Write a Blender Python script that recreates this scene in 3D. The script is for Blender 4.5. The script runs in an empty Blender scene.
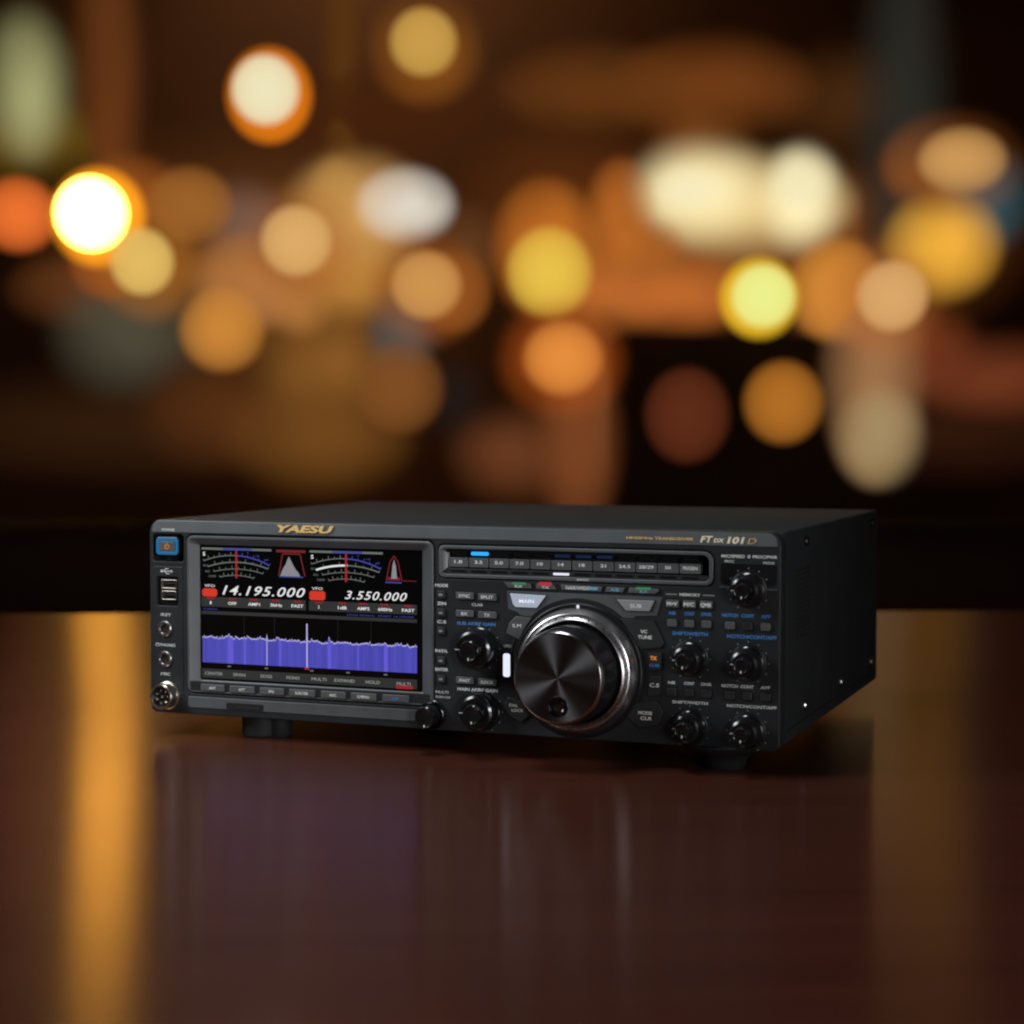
import bpy, bmesh, math, random
from mathutils import Vector, Matrix, Euler
R = math.radians
random.seed(7)
C = bpy.context.scene.collection
sc = bpy.context.scene
MM = 0.001

# ------------------------------------------------------------------ helpers
def lin(c):
    return tuple(((v/255.0)/12.92 if v/255.0 <= 0.04045 else ((v/255.0+0.055)/1.055)**2.4) for v in c)

def link(o, parent=None):
    C.objects.link(o)
    if parent is not None: o.parent = parent
    return o

def empty(name, loc=(0,0,0), rot=(0,0,0), label=None, cat=None, group=None):
    o = bpy.data.objects.new(name, None); o.location = loc; o.rotation_euler = rot
    o.empty_display_size = 0.02
    link(o); tag(o, label, cat, group); return o

def tag(o, label=None, cat=None, group=None, kind=None):
    if label: o['label'] = label
    if cat: o['category'] = cat
    if group: o['group'] = group
    if kind: o['kind'] = kind
    return o

def finish(me, angle=32):
    for p in me.polygons: p.use_smooth = True
    try: me.set_sharp_from_angle(angle=R(angle))
    except Exception: pass

class MB:
    """collects shapes in millimetres, builds one mesh object in metres"""
    def __init__(s): s.bm = bmesh.new()
    def box(s, x0, x1, y0, y1, z0, z1, bev=0.0, seg=3):
        b = bmesh.new()
        bmesh.ops.create_cube(b, size=1.0)
        for v in b.verts:
            v.co = Vector(((x0+x1)/2+v.co.x*(x1-x0), (y0+y1)/2+v.co.y*(y1-y0), (z0+z1)/2+v.co.z*(z1-z0)))
        if bev: bmesh.ops.bevel(b, geom=b.edges[:], offset=bev, segments=seg, profile=0.5, affect='EDGES')
        s.merge(b); return s
    def merge(s, b):
        me = bpy.data.meshes.new('tmp'); b.to_mesh(me); b.free(); s.bm.from_mesh(me); bpy.data.meshes.remove(me)
    def mesh(s, me):
        s.bm.from_mesh(me); bpy.data.meshes.remove(me); return s
    def lathe(s, prof, cx, cz, y0=0.0, n=64, wob=None, cap0=True, cap1=True):
        """prof: list of (radius, y); turned round an axis along Y through (cx, cz)"""
        rings = []
        for r, y in prof:
            ring = []
            for i in range(n):
                a = 2*math.pi*i/n
                rr = r*(wob(i, r, y) if wob else 1)
                ring.append(s.bm.verts.new((cx+rr*math.cos(a), y0+y, cz+rr*math.sin(a))))
            rings.append(ring)
        for a, b in zip(rings, rings[1:]):
            for i in range(n):
                j = (i+1) % n
                s.bm.faces.new((a[i], a[j], b[j], b[i]))
        if cap0: s.bm.faces.new(rings[0])
        if cap1: s.bm.faces.new(list(reversed(rings[-1])))
        return s
    def lathez(s, prof, cx, cy, n=48):
        rings = []
        for r, z in prof:
            rings.append([s.bm.verts.new((cx+r*math.cos(2*math.pi*i/n), cy+r*math.sin(2*math.pi*i/n), z)) for i in range(n)])
        for a, b in zip(rings, rings[1:]):
            for i in range(n):
                j = (i+1) % n; s.bm.faces.new((a[i], a[j], b[j], b[i]))
        s.bm.faces.new(rings[0]); s.bm.faces.new(list(reversed(rings[-1])))
        return s
    def quad(s, pts):
        s.bm.faces.new([s.bm.verts.new(p) for p in pts]); return s
    def build(s, name, mat, parent=None, angle=32, recalc=True):
        if recalc: bmesh.ops.recalc_face_normals(s.bm, faces=s.bm.faces[:])
        for v in s.bm.verts: v.co *= MM
        me = bpy.data.meshes.new(name); s.bm.to_mesh(me); s.bm.free()
        me.materials.append(mat); finish(me, angle)
        return link(bpy.data.objects.new(name, me), parent)

def rrect(x0, x1, z0, z1, r, n=6):
    pts = []
    rs = r if isinstance(r, (list, tuple)) else (r, r, r, r)      # BL, BR, TR, TL
    for (cx, cz, a0, rr) in ((x0, z0, 180, rs[0]), (x1, z0, 270, rs[1]), (x1, z1, 0, rs[2]), (x0, z1, 90, rs[3])):
        sx = 1 if cx == x0 else -1; sz = 1 if cz == z0 else -1
        if rr <= 0: pts.append((cx, cz)); continue
        for i in range(n+1):
            a = R(a0+90*i/n)
            pts.append((cx+sx*rr+rr*math.cos(a), cz+sz*rr+rr*math.sin(a)))
    return pts

def circ(cx, cz, r, n=48):
    return [(cx+r*math.cos(2*math.pi*i/n), cz+r*math.sin(2*math.pi*i/n)) for i in range(n)]

def ringsec(cx, cz, r0, r1, a0, a1, n=24):
    out = [(cx+r1*math.cos(R(a0+(a1-a0)*i/n)), cz+r1*math.sin(R(a0+(a1-a0)*i/n))) for i in range(n+1)]
    inn = [(cx+r0*math.cos(R(a1+(a0-a1)*i/n)), cz+r0*math.sin(R(a1+(a0-a1)*i/n))) for i in range(n+1)]
    return out+inn

def curve_to_mesh(cu):
    o = bpy.data.objects.new('tmp', cu); C.objects.link(o)
    dg = bpy.context.evaluated_depsgraph_get()
    me = bpy.data.meshes.new_from_object(o.evaluated_get(dg))
    bpy.data.objects.remove(o)
    bpy.data.curves.remove(cu)
    return me

def plate_mesh(loops, yf, th, bev=0.0, res=1):
    """a plate in the panel's plane: front face at y = yf, th thick towards the back; further loops are holes"""
    cu = bpy.data.curves.new('tmp', 'CURVE'); cu.dimensions = '2D'; cu.fill_mode = 'BOTH'
    for lp in loops:
        sp = cu.splines.new('POLY'); sp.points.add(len(lp)-1)
        for p, q in zip(sp.points, lp): p.co = (q[0], q[1], 0, 1)
        sp.use_cyclic_u = True
    cu.bevel_depth = bev; cu.bevel_resolution = res; cu.offset = -bev
    cu.extrude = max(th/2-bev, 0.0)
    me = curve_to_mesh(cu)
    for v in me.vertices:
        x, y, z = v.co
        v.co = (x, yf+th/2-z, y)
    return me

def plate(name, loops, yf, th, mat, parent, bev=0.0, res=1, angle=32):
    if loops and not isinstance(loops[0], list): loops = [list(loops)]
    return MB().mesh(plate_mesh(loops, yf, th, bev, res)).build(name, mat, parent, angle, recalc=False)

def text_mesh(s, x, z, h, y, w=None, align='C', shear=0.0, bold=0.0, th=0.12, space=1.0):
    """lettering standing th proud of the plane y; x, z is the middle of the line (or its left end), h the capital height"""
    cu = bpy.data.curves.new('tmp', 'FONT'); cu.body = s; cu.size = h/0.70; cu.shear = shear
    cu.offset = bold*h; cu.space_character = space; cu.resolution_u = 3; cu.extrude = th/2
    me = curve_to_mesh(cu)
    if not me.vertices: return me
    xs = [v.co.x for v in me.vertices]; a, b = min(xs), max(xs); k = 1.0
    if w: k = w/(b-a)
    for v in me.vertices:
        px = (v.co.x-(a+b)/2)*k if align == 'C' else (v.co.x-a)*k
        v.co = (x+px, y-th/2-v.co.z, z-h/2+v.co.y)
    return me

def dep(x, z, y):
    """panel-plane place seen at (x, z) moved back by y along the sight line, in mm: used only to work out true positions"""
    return x+y*(x-657.7)/1052.7, z+y*(z-188.0)/1052.7

# ------------------------------------------------------------------ materials
def new_mat(name):
    m = bpy.data.materials.new(name); m.use_nodes = True
    nt = m.node_tree; b = nt.nodes['Principled BSDF']; return m, nt, b

def bump(nt, b, scale, strength, dist=0.0002, detail=3):
    tc = nt.nodes.new('ShaderNodeTexCoord'); n = nt.nodes.new('ShaderNodeTexNoise'); bp = nt.nodes.new('ShaderNodeBump')
    n.inputs['Scale'].default_value = scale; n.inputs['Detail'].default_value = detail
    bp.inputs['Strength'].default_value = strength; bp.inputs['Distance'].default_value = dist
    nt.links.new(tc.outputs['Object'], n.inputs['Vector']); nt.links.new(n.outputs['Fac'], bp.inputs['Height'])
    nt.links.new(bp.outputs['Normal'], b.inputs['Normal'])
    return tc, n

def plastic(name, col, rough=0.45, spec=0.5, bs=1500, bstr=0.25, var=0.12, metal=0.0, coat=0.0):
    m, nt, b = new_mat(name)
    b.inputs['Roughness'].default_value = rough; b.inputs['Specular IOR Level'].default_value = spec
    b.inputs['Metallic'].default_value = metal; b.inputs['Coat Weight'].default_value = coat
    tc, n = bump(nt, b, bs, bstr)
    n2 = nt.nodes.new('ShaderNodeTexNoise'); n2.inputs['Scale'].default_value = 40; n2.inputs['Detail'].default_value = 4
    nt.links.new(tc.outputs['Object'], n2.inputs['Vector'])
    cr = nt.nodes.new('ShaderNodeValToRGB')
    cr.color_ramp.elements[0].position = 0.3; cr.color_ramp.elements[1].position = 0.7
    cr.color_ramp.elements[0].color = (*[c*(1-var) for c in col], 1); cr.color_ramp.elements[1].color = (*[c*(1+var) for c in col], 1)
    nt.links.new(n2.outputs['Fac'], cr.inputs['Fac']); nt.links.new(cr.outputs['Color'], b.inputs['Base Color'])
    mr = nt.nodes.new('ShaderNodeMapRange'); mr.inputs['To Min'].default_value = rough-0.04; mr.inputs['To Max'].default_value = rough+0.05
    nt.links.new(n2.outputs['Fac'], mr.inputs['Value']); nt.links.new(mr.outputs['Result'], b.inputs['Roughness'])
    return m

def flat(name, col, rough=0.5, emit=None, es=0.0, metal=0.0):
    m, nt, b = new_mat(name)
    b.inputs['Base Color'].default_value = (*col, 1); b.inputs['Roughness'].default_value = rough
    b.inputs['Metallic'].default_value = metal
    if emit:
        b.inputs['Emission Color'].default_value = (*emit, 1); b.inputs['Emission Strength'].default_value = es
    return m

def lit(name, rgb, s=1.0):
    m, nt, b = new_mat(name)
    c = lin(rgb)
    b.inputs['Base Color'].default_value = (0.01, 0.01, 0.01, 1); b.inputs['Roughness'].default_value = 0.4
    b.inputs['Emission Color'].default_value = (*c, 1); b.inputs['Emission Strength'].default_value = s
    return m

M = {}
M['panel'] = plastic('panel_plastic', (0.018, 0.020, 0.022), 0.48, 0.30, 2200, 0.35)
M['top_satin'] = plastic('top_strip_plastic', (0.105, 0.114, 0.120), 0.40, 0.5, 2200, 0.2)
M['panel_satin'] = plastic('satin_panel_plastic', (0.082, 0.090, 0.096), 0.38, 0.5, 2200, 0.2)
M['case'] = plastic('case_paint', (0.021, 0.024, 0.026), 0.62, 0.16, 900, 0.5)
M['dark'] = plastic('dark_plastic', (0.006, 0.006, 0.007), 0.35, 0.4)
M['hole'] = flat('deep_black', (0.002, 0.002, 0.002), 0.8)
M['key'] = plastic('key_plastic', (0.085, 0.088, 0.090), 0.4, 0.5, 2500, 0.15)
M['key_dark'] = plastic('dark_key_plastic', (0.022, 0.023, 0.024), 0.42, 0.5, 2500, 0.15)
M['key_light'] = plastic('light_key_plastic', (0.26, 0.27, 0.27), 0.4, 0.5)
M['knob'] = plastic('knob_gloss', (0.007, 0.007, 0.008), 0.20, 0.6, 400, 0.03)
M['rubber'] = plastic('rubber', (0.012, 0.012, 0.012), 0.6, 0.3)
M['chrome'] = plastic('chrome', (0.62, 0.61, 0.62), 0.18, 0.5, 300, 0.02, 0.04, 1.0)
M['steel'] = plastic('satin_steel', (0.66, 0.64, 0.65), 0.27, 0.5, 300, 0.05, 0.06, 1.0)
M['nickel'] = plastic('nickel', (0.62, 0.58, 0.50), 0.28, 0.5, 300, 0.05, 0.06, 1.0)
M['dark_chrome'] = plastic('dark_chrome', (0.22, 0.22, 0.23), 0.16, 0.5, 300, 0.02, 0.04, 1.0)
M['gold'] = plastic('gold_paint', (0.85, 0.56, 0.22), 0.4, 0.5, 300, 0.05, 0.06, 0.15)
M['cream'] = flat('cream_paint', (0.92, 0.82, 0.60), 0.4)
M['white'] = flat('white_print', (0.74, 0.75, 0.73), 0.5)
M['grey'] = flat('grey_print', (0.22, 0.23, 0.23), 0.5)
M['blue'] = flat('blue_print', (0.06, 0.21, 0.52), 0.5)
M['orange'] = flat('orange_print', (0.65, 0.25, 0.05), 0.5)
M['glass'] = flat('display_glass', (0.003, 0.003, 0.003), 0.14)
M['led_white'] = lit('lit_white', (235, 238, 255), 1.0)
M['led_main'] = lit('lit_main_key', (165, 175, 190), 0.9)
M['led_blue'] = lit('lit_blue', (40, 160, 235), 1.3)
M['led_navy'] = lit('lit_navy', (12, 40, 90), 0.45)
M['led_ring'] = lit('lit_ring_blue', (10, 110, 165), 0.75)
M['led_green'] = lit('lit_green', (80, 180, 115), 0.42)
M['led_red'] = lit('lit_red', (215, 60, 70), 0.55)
M['led_orange'] = lit('lit_orange', (235, 140, 60), 0.8)
M['led_cyan'] = lit('lit_cyan', (110, 160, 185), 0.6)
M['s_white'] = lit('screen_white', (225, 225, 225)); M['s_grey'] = lit('screen_grey', (98, 104, 100))
M['s_dim'] = lit('screen_dim_grey', (58, 62, 60)); M['s_strip'] = lit('screen_strip', (36, 38, 37)); M['s_strip2'] = lit('screen_dark_strip', (22, 23, 22))
M['s_red'] = lit('screen_red', (150, 22, 28)); M['s_dred'] = lit('screen_dark_red', (105, 16, 22)); M['s_tag'] = lit('screen_tag_red', (205, 46, 20))
M['s_blue'] = lit('screen_blue', (62, 62, 168)); M['s_navy'] = lit('screen_navy', (60, 62, 150))
M['s_pale'] = lit('screen_pale', (178, 172, 226)); M['s_black'] = flat('screen_black', (0.001, 0.001, 0.001), 0.3)
M['s_cone'] = lit('screen_cone_grey', (130, 130, 135))

# spectrum fill: blue with lighter vertical streaks of its own (screen image)
m, nt, b = new_mat('screen_spectrum')
tc = nt.nodes.new('ShaderNodeTexCoord'); mp = nt.nodes.new('ShaderNodeMapping'); mp.inputs['Scale'].default_value = (1, 1, 0.03)
n1 = nt.nodes.new('ShaderNodeTexNoise'); n1.inputs['Scale'].default_value = 220; n1.inputs['Detail'].default_value = 6; n1.inputs['Roughness'].default_value = 0.7
cr = nt.nodes.new('ShaderNodeValToRGB'); cr.color_ramp.elements[0].position = 0.35; cr.color_ramp.elements[1].position = 0.75
cr.color_ramp.elements[0].color = (*lin((56, 56, 158)), 1); cr.color_ramp.elements[1].color = (*lin((80, 76, 190)), 1)
nt.links.new(tc.outputs['Object'], mp.inputs['Vector']); nt.links.new(mp.outputs['Vector'], n1.inputs['Vector'])
nt.links.new(n1.outputs['Fac'], cr.inputs['Fac']); nt.links.new(cr.outputs['Color'], b.inputs['Emission Color'])
b.inputs['Emission Strength'].default_value = 1.0; b.inputs['Base Color'].default_value = (0.01, 0.01, 0.01, 1)
M['s_spec'] = m

# brushed face of the main dial: circular brushing
m, nt, b = new_mat('spun_black_metal')
b.inputs['Base Color'].default_value = (0.13, 0.13, 0.135, 1); b.inputs['Metallic'].default_value = 1.0
b.inputs['Roughness'].default_value = 0.34; b.inputs['Anisotropic'].default_value = 0.92
tg = nt.nodes.new('ShaderNodeTangent'); tg.direction_type = 'RADIAL'; tg.axis = 'Y'
nt.links.new(tg.outputs['Tangent'], b.inputs['Tangent'])
tc = nt.nodes.new('ShaderNodeTexCoord'); sx = nt.nodes.new('ShaderNodeSeparateXYZ'); nt.links.new(tc.outputs['Object'], sx.inputs['Vector'])
cx = nt.nodes.new('ShaderNodeCombineXYZ'); nt.links.new(sx.outputs['X'], cx.inputs['X']); nt.links.new(sx.outputs['Z'], cx.inputs['Y'])
ln = nt.nodes.new('ShaderNodeVectorMath'); ln.operation = 'LENGTH'; nt.links.new(cx.outputs['Vector'], ln.inputs[0])
ns = nt.nodes.new('ShaderNodeTexNoise'); ns.noise_dimensions = '1D'; ns.inputs['Scale'].default_value = 2500
nt.links.new(ln.outputs['Value'], ns.inputs['W'])
mr = nt.nodes.new('ShaderNodeMapRange'); mr.inputs['To Min'].default_value = 0.28; mr.inputs['To Max'].default_value = 0.42
nt.links.new(ns.outputs['Fac'], mr.inputs['Value']); nt.links.new(mr.outputs['Result'], b.inputs['Roughness'])
M['spun'] = m

# ================================================================== THE TRANSCEIVER
radio = empty('radio_transceiver', (0, 0, 0), label='black desktop radio transceiver with lit blue spectrum display and large tuning dial', cat='radio')
W, H, D = 420.0, 127.0, 326.0

# ---- case: cover with slightly rounded edges
case = MB().box(1.2, W-1.2, 13.5, D, 0.8, H-0.5, 1.8, 3).build('case', M['case'], radio)
seam = MB().box(W-1.3, W-0.75, 20, D-4, 8.2, 8.8)
seam.build('cover_seam', M['hole'], case)
# ventilation slots punched in the cover's right side
vm = MB()
for i in range(5):
    for j in range(15):
        vm.box(W-1.5, W-0.95, 48+i*8.5, 53.5+i*8.5, 60+j*2.9, 61.5+j*2.9)
vm.build('ventilation_slots', M['hole'], case)
for y, z in ((72, 17.2), (186, 17), (299, 17.2), (72, 118), (299, 118)):
    s = MB()
    s.bm = bmesh.new()
    n = 20; prof = [(3.4, -1.3), (3.4, -0.4), (2.6, 0.6), (1.2, 1.0)]
    rings = [[s.bm.verts.new((W+x, y+r*math.cos(2*math.pi*i/n), z+r*math.sin(2*math.pi*i/n))) for i in range(n)] for r, x in prof]
    for a, b_ in zip(rings, rings[1:]):
        for i in range(n): s.bm.faces.new((a[i], a[(i+1) % n], b_[(i+1) % n], b_[i]))
    s.bm.faces.new(rings[-1])
    s.build('screw', M['steel'] if z < 50 else M['dark'], radio)

# ---- feet
TABLE_Z = -14.0
def foot(cx, cy, lobes=False):
    f = MB()
    f.lathez([(12.6, 1.0), (12.6, -8.5), (12.3, TABLE_Z+1.0), (11.5, TABLE_Z+0.05)] if lobes else [(27, 1.0), (25.5, -1.0), (20.0, -3.2), (15.5, -6.0), (13.0, -9.0), (12.3, TABLE_Z+1.0), (11.5, TABLE_Z+0.05)], cx, cy)
    if lobes:
        f.lathez([(9, 1.0), (8.6, -3), (8.4, TABLE_Z+1.0), (7.8, TABLE_Z+0.05)], cx+12, cy+2)
    o = f.build('foot', M['rubber'], radio)
    p = MB().lathez([(9.6, TABLE_Z+2.2), (10.6, TABLE_Z+0.9), (10.6, TABLE_Z+0.01)], cx, cy).build('rubber_pad', M['hole'], o)
foot(383, 17); foot(72, 19, True); foot(318, 272); foot(90, 272)

# ---- front panel: one plate with openings for display, band keys, power key and jacks
AX, AZ = 297.0, 41.5                      # axis of the main dial
outer = rrect(0, W, 0, H, (5, 4, 8, 9), 8)
hole_disp = rrect(27.6, 203.4, 14.0, 117.6, (4.5, 4.5, 5, 5))
hole_band = rrect(205.6, 380.6, 94.4, 115.4, (4, 5, 6, 4))
hole_power = rrect(2.6, 25.4, 99.5, 117.2, (1.5, 1.5, 2.5, 2.5))
hole_usb = rrect(5.4, 21.4, 70.4, 89.6, 1.2)
front = plate('front_panel', [outer, hole_disp, hole_band, hole_power, hole_usb], 0.0, 13.8, M['panel'], radio, 0.9, 3)
MB().box(4, W-4, 9.5, 13.0, 4, H-4).build('panel_backing', M['hole'], front)
# lighter satin top strip and lower-left strip, inset relief lines
plate('top_strip', rrect(2.2, W-2.2, 118.6, 126.2, (0.5, 0.5, 5.5, 6)), -0.35, 0.9, M['top_satin'], front, 0.25)
plate('lower_strip', rrect(28.5, 192.0, 4.6, 11.9, (1.5, 1.5, 1.0, 1.0)), -0.6, 1.2, M['panel_satin'], front, 0.4)
plate('card_slot', rrect(57, 84, 4.9, 9.2, 0.8), -0.75, 0.5, M['hole'], front)
plate('card_slot_cover', rrect(64, 81, 6.2, 7.3, 0.4), -0.95, 0.4, M['key_dark'], front)
# left strip with sockets
plate('socket_strip', [rrect(2.8, 25.0, 3.2, 96.2, (4, 1, 1, 1)), rrect(5.4, 21.4, 70.4, 89.6, 1.2)], -0.5, 1.2, M['panel'], front, 0.35)
plate('strip_groove', [rrect(1.0, 27.0, 97.0, 99.0, 0.5)], -0.12, 0.4, M['hole'], front)

letters_w, letters_b, letters_g = 'white', 'blue', 'grey'
def cap(dst, s, x, z, h, w=None, y=-0.02, bold=0.0, **k): MB().mesh(text_mesh(s, x, z, h, y, w, bold=bold, **k)).build('lettering', M[dst], front)
def mark(dst, *lps): 
    for lp in lps: MB().mesh(plate_mesh(lp, -0.16, 0.14)).build('printed_mark', M[dst], front)

# power key
pk = plate('power_key', rrect(5.6, 23.2, 103.4, 115.6, 2.6), -1.6, 6, M['dark'], radio, 0.6)
plate('lit_ring', [rrect(6.2, 22.6, 104.0, 115.2, 2.2), rrect(8.6, 20.6, 106.0, 112.8, 1.2)], -2.05, 0.6, M['led_ring'], pk, 0.15)
plate('key_cap', rrect(8.9, 20.3, 106.3, 112.5, 1.0), -2.2, 0.8, M['key'], pk, 0.25)
mb = MB().mesh(plate_mesh([ringsec(14.6, 109.3, 1.25, 1.8, 125, 415, 20)], -2.45, 0.2)).box(14.3, 14.9, -2.45, -2.25, 109.6, 111.6)
mb.build('power_symbol', M['orange'], pk)
cap(letters_w, 'POWER', 14.6, 120.2, 1.7, 9.5, y=-0.36)
# usb ports
up = MB().box(6.0, 20.8, 2.2, 9, 71, 89).build('usb_socket', M['dark'], radio)
for z in (77.0, 84.4):
    q = plate('port_shell', [rrect(8.2, 20.0, z-3.0, z+3.0, 0.5), rrect(8.9, 19.3, z-2.3, z+2.3, 0.4)], 0.4, 2.4, M['nickel'], up, 0.1)
    MB().box(9.4, 18.8, 1.2, 2.6, z+0.2, z+1.3).build('port_tongue', M['key_dark'], up)
# usb symbol
us = MB().box(9.2, 17.0, -0.62, -0.45, 92.9, 93.3).lathe([(0.9, -0.62), (0.9, -0.45)], 9.6, 93.1, n=16).mesh(plate_mesh([[(16.2, 94.0), (16.2, 92.2), (17.9, 93.1)]], -0.62, 0.2))
us.mesh(plate_mesh([[(11.2, 93.2), (12.6, 94.5), (14.6, 94.5), (14.6, 94.9), (12.4, 94.9), (10.7, 93.2)]], -0.62, 0.2)).mesh(plate_mesh([[(12.0, 93.0), (13.2, 91.7), (15.2, 91.7), (15.2, 91.3), (13.0, 91.3), (11.5, 93.0)]], -0.62, 0.2))
us.build('usb_symbol', M['white'], front)
cap(letters_w, '/KEY', 12.2, 64.6, 1.9, 8.0, y=-0.5)
cap(letters_w, 'PHONES', 13.6, 44.7, 1.9, 11.0, y=-0.5)
MB().mesh(plate_mesh([ringsec(6.0, 44.6, 0.95, 1.35, -60, 240, 16)], -0.62, 0.15)).build('printed_mark', M['white'], front)
cap(letters_w, 'MIC', 11.9, 25.6, 1.9, 7.0, y=-0.5)
for z in (55.4, 35.5):
    j = MB().lathe([(5.1, -0.4), (5.1, -1.6), (4.7, -2.0), (3.4, -2.0), (3.2, -1.7), (3.2, 3.0)], 11.7, z, n=36, cap0=False).build('jack_socket', M['steel'], radio)
    MB().lathe([(3.15, 0.0), (3.15, -0.9), (0.1, -0.5)], 11.7, z, n=24).build('jack_hole', M['hole'], j)
x, z = 13.2, 11.6
mic = MB().lathe([(9.2, 0.0), (9.2, -1.2), (8.3, -1.6), (8.3, -9.2), (7.9, -9.8), (7.0, -9.8), (6.8, -9.2), (6.8, -4.5)], x, z, n=48, cap0=False).build('microphone_socket', M['nickel'], radio)
MB().lathe([(6.8, -4.0), (6.8, -5.2), (0.3, -5.2)], x, z, n=36).build('socket_insert', M['dark'], mic)
pins = MB()
for k in range(8):
    a = 2*math.pi*k/7; r = 4.2 if k < 7 else 0
    pins.lathe([(0.75, -5.2), (0.75, -7.6), (0.4, -8.0)], x+r*math.cos(a), z+r*math.sin(a), n=12)
pins.build('contact_pins', M['nickel'], mic)

# ---- display
disp = MB()
def loft(mb, loops):
    rings = [[mb.bm.verts.new((p[0], y, p[1])) for p in lp] for lp, y in loops]
    for a, b_ in zip(rings, rings[1:]):
        for i in range(len(a)): mb.bm.faces.new((a[i], a[(i+1) % len(a)], b_[(i+1) % len(a)], b_[i]))
ox0, ox1, oz0, oz1 = 28.4, 202.6, 14.8, 116.8
ix0, ix1, iz0, iz1 = 35.2, 193.4, 22.3, 110.8
loft(disp, [(rrect(ox0, ox1, oz0, oz1, (4, 4, 4.5, 4.5)), 6), (rrect(ox0, ox1, oz0, oz1, (4, 4, 4.5, 4.5)), -0.6), (rrect(ox0+0.5, ox1-0.5, oz0+0.5, oz1-0.5, (3.6, 3.6, 4.1, 4.1)), -1.1),
            (rrect(ox0+1.7, ox1-1.7, oz0+1.0, oz1-1.5, (3.0, 3.0, 3.4, 3.4)), -1.1), (rrect(ix0, ix1, iz0, iz1, 1.0), 4.0), (rrect(ix0, ix1, iz0, iz1, 1.0), 7.0)])
dframe = disp.build('display_frame', M['panel_satin'], radio)
glass = MB().box(ix0-1, ix1+1, 4.6, 7.5, iz0-1, iz1+1).build('display_screen', M['glass'], radio)
SY = 4.6
def S(x, z): return dep(x, z, SY)                     # measured places brought onto the screen's own plane
def spoly(mb, pts, k=0): mb.mesh(plate_mesh([[S(*p) for p in pts]], SY-0.10-0.08*k, 0.07)); return mb
def srect(mb, x0, x1, z0, z1, k=0): return spoly(mb, [(x0, z0), (x1, z0), (x1, z1), (x0, z1)], k)
def stext(mb, s, x, z, h, w=None, k=2, **kw):
    a = S(x, z); mb.mesh(text_mesh(s, a[0], a[1], h, SY-0.10-0.08*k, w, th=0.06, **kw)); return mb
def sline(mb, pts, t, k=1):
    for (x0, z0), (x1, z1) in zip(pts, pts[1:]):
        dx, dz = x1-x0, z1-z0; L = math.hypot(dx, dz) or 1; nx, nz = -dz/L*t/2, dx/L*t/2
        spoly(mb, [(x0-nx, z0-nz), (x1-nx, z1-nz), (x1+nx, z1+nz), (x0+nx, z0+nz)], k)
    return mb
def arc(x0, z0, x1, z1, x2, z2, n=14):
    d = 2*(x0*(z1-z2)+x1*(z2-z0)+x2*(z0-z1))
    ux = ((x0*x0+z0*z0)*(z1-z2)+(x1*x1+z1*z1)*(z2-z0)+(x2*x2+z2*z2)*(z0-z1))/d
    uz = ((x0*x0+z0*z0)*(x2-x1)+(x1*x1+z1*z1)*(x0-x2)+(x2*x2+z2*z2)*(x1-x0))/d
    r = math.hypot(x0-ux, z0-uz); a0 = math.atan2(z0-uz, x0-ux); a1 = math.atan2(z2-uz, x2-ux)
    return [(ux+r*math.cos(a0+(a1-a0)*i/n), uz+r*math.sin(a0+(a1-a0)*i/n)) for i in range(n+1)], (ux, uz, r, a0, a1)

def meter(dx, bold_arc):
    g = MB(); bl = MB(); rd = MB(); wt = MB()
    srect(g, 39.0+dx, 90.0+dx, 107.9, 109.3, 0); srect(bl, 55+dx, 76+dx, 108.0, 109.2, 1)
    arcs = [((40.6, 100.6), (63.6, 104.6), (88.5, 98.8)), ((43.7, 97.0), (66, 100.3), (87.5, 96.6)), ((48.1, 93.9), (65.7, 95.9), (83.9, 93.4)), ((52.5, 90.4), (65.7, 91.8), (77.3, 90.2))]
    for k, a in enumerate(arcs):
        pts, (ux, uz, r, a0, a1) = arc(*[v for p in a for v in p])
        pts = [(p[0]+dx, p[1]) for p in pts]
        if k == 0:
            sline(g, pts[:8], 0.6); sline(bl, pts[7:], 0.8)
        else: sline(g, pts, 0.75 if k == 1 else 0.5)
        if k == bold_arc: sline(wt, pts[:8], 1.2, 2)
        nt_ = 13 if k == 0 else 9
        for i in range(nt_):
            t = a0+(a1-a0)*i/(nt_-1); L = 2.2 if i % 2 else 1.3
            tgt = bl if (k == 0 and i > 6) else g
            sline(tgt, [(ux+dx+r*math.cos(t), uz+r*math.sin(t)), (ux+dx+(r+L)*math.cos(t), uz+(r+L)*math.sin(t))], 0.4)
    stext(wt, 'S', 41.0+dx, 105.2, 2.4, 1.8, bold=0.03)
    for (s, x, z) in (('9', 73, 106.4), ('+20', 80, 104.6), ('+60', 86.5, 102.4)): stext(bl, s, x+dx, z, 1.3)
    for (s, x, z) in (('PO', 41.5, 97.6), ('ALC', 43.5, 94.0), ('COMP', 47.0, 90.8)): stext(g, s, x+dx, z, 1.4)
    srect(rd, 63.0+dx, 66.4+dx, 90.2, 107.4, 0)
    g.build('meter_scale', M['s_grey'], glass); bl.build('meter_scale', M['s_navy'], glass); wt.build('meter_scale', M['s_white'], glass)
    rd2 = MB(); srect(rd2, 64.0+dx, 65.4+dx, 89.9, 107.6, 3); rd.bm.free()
    rd2.build('meter_needle', M['s_red'], glass)
meter(0.0, -1); meter(78.2, 1)

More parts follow.
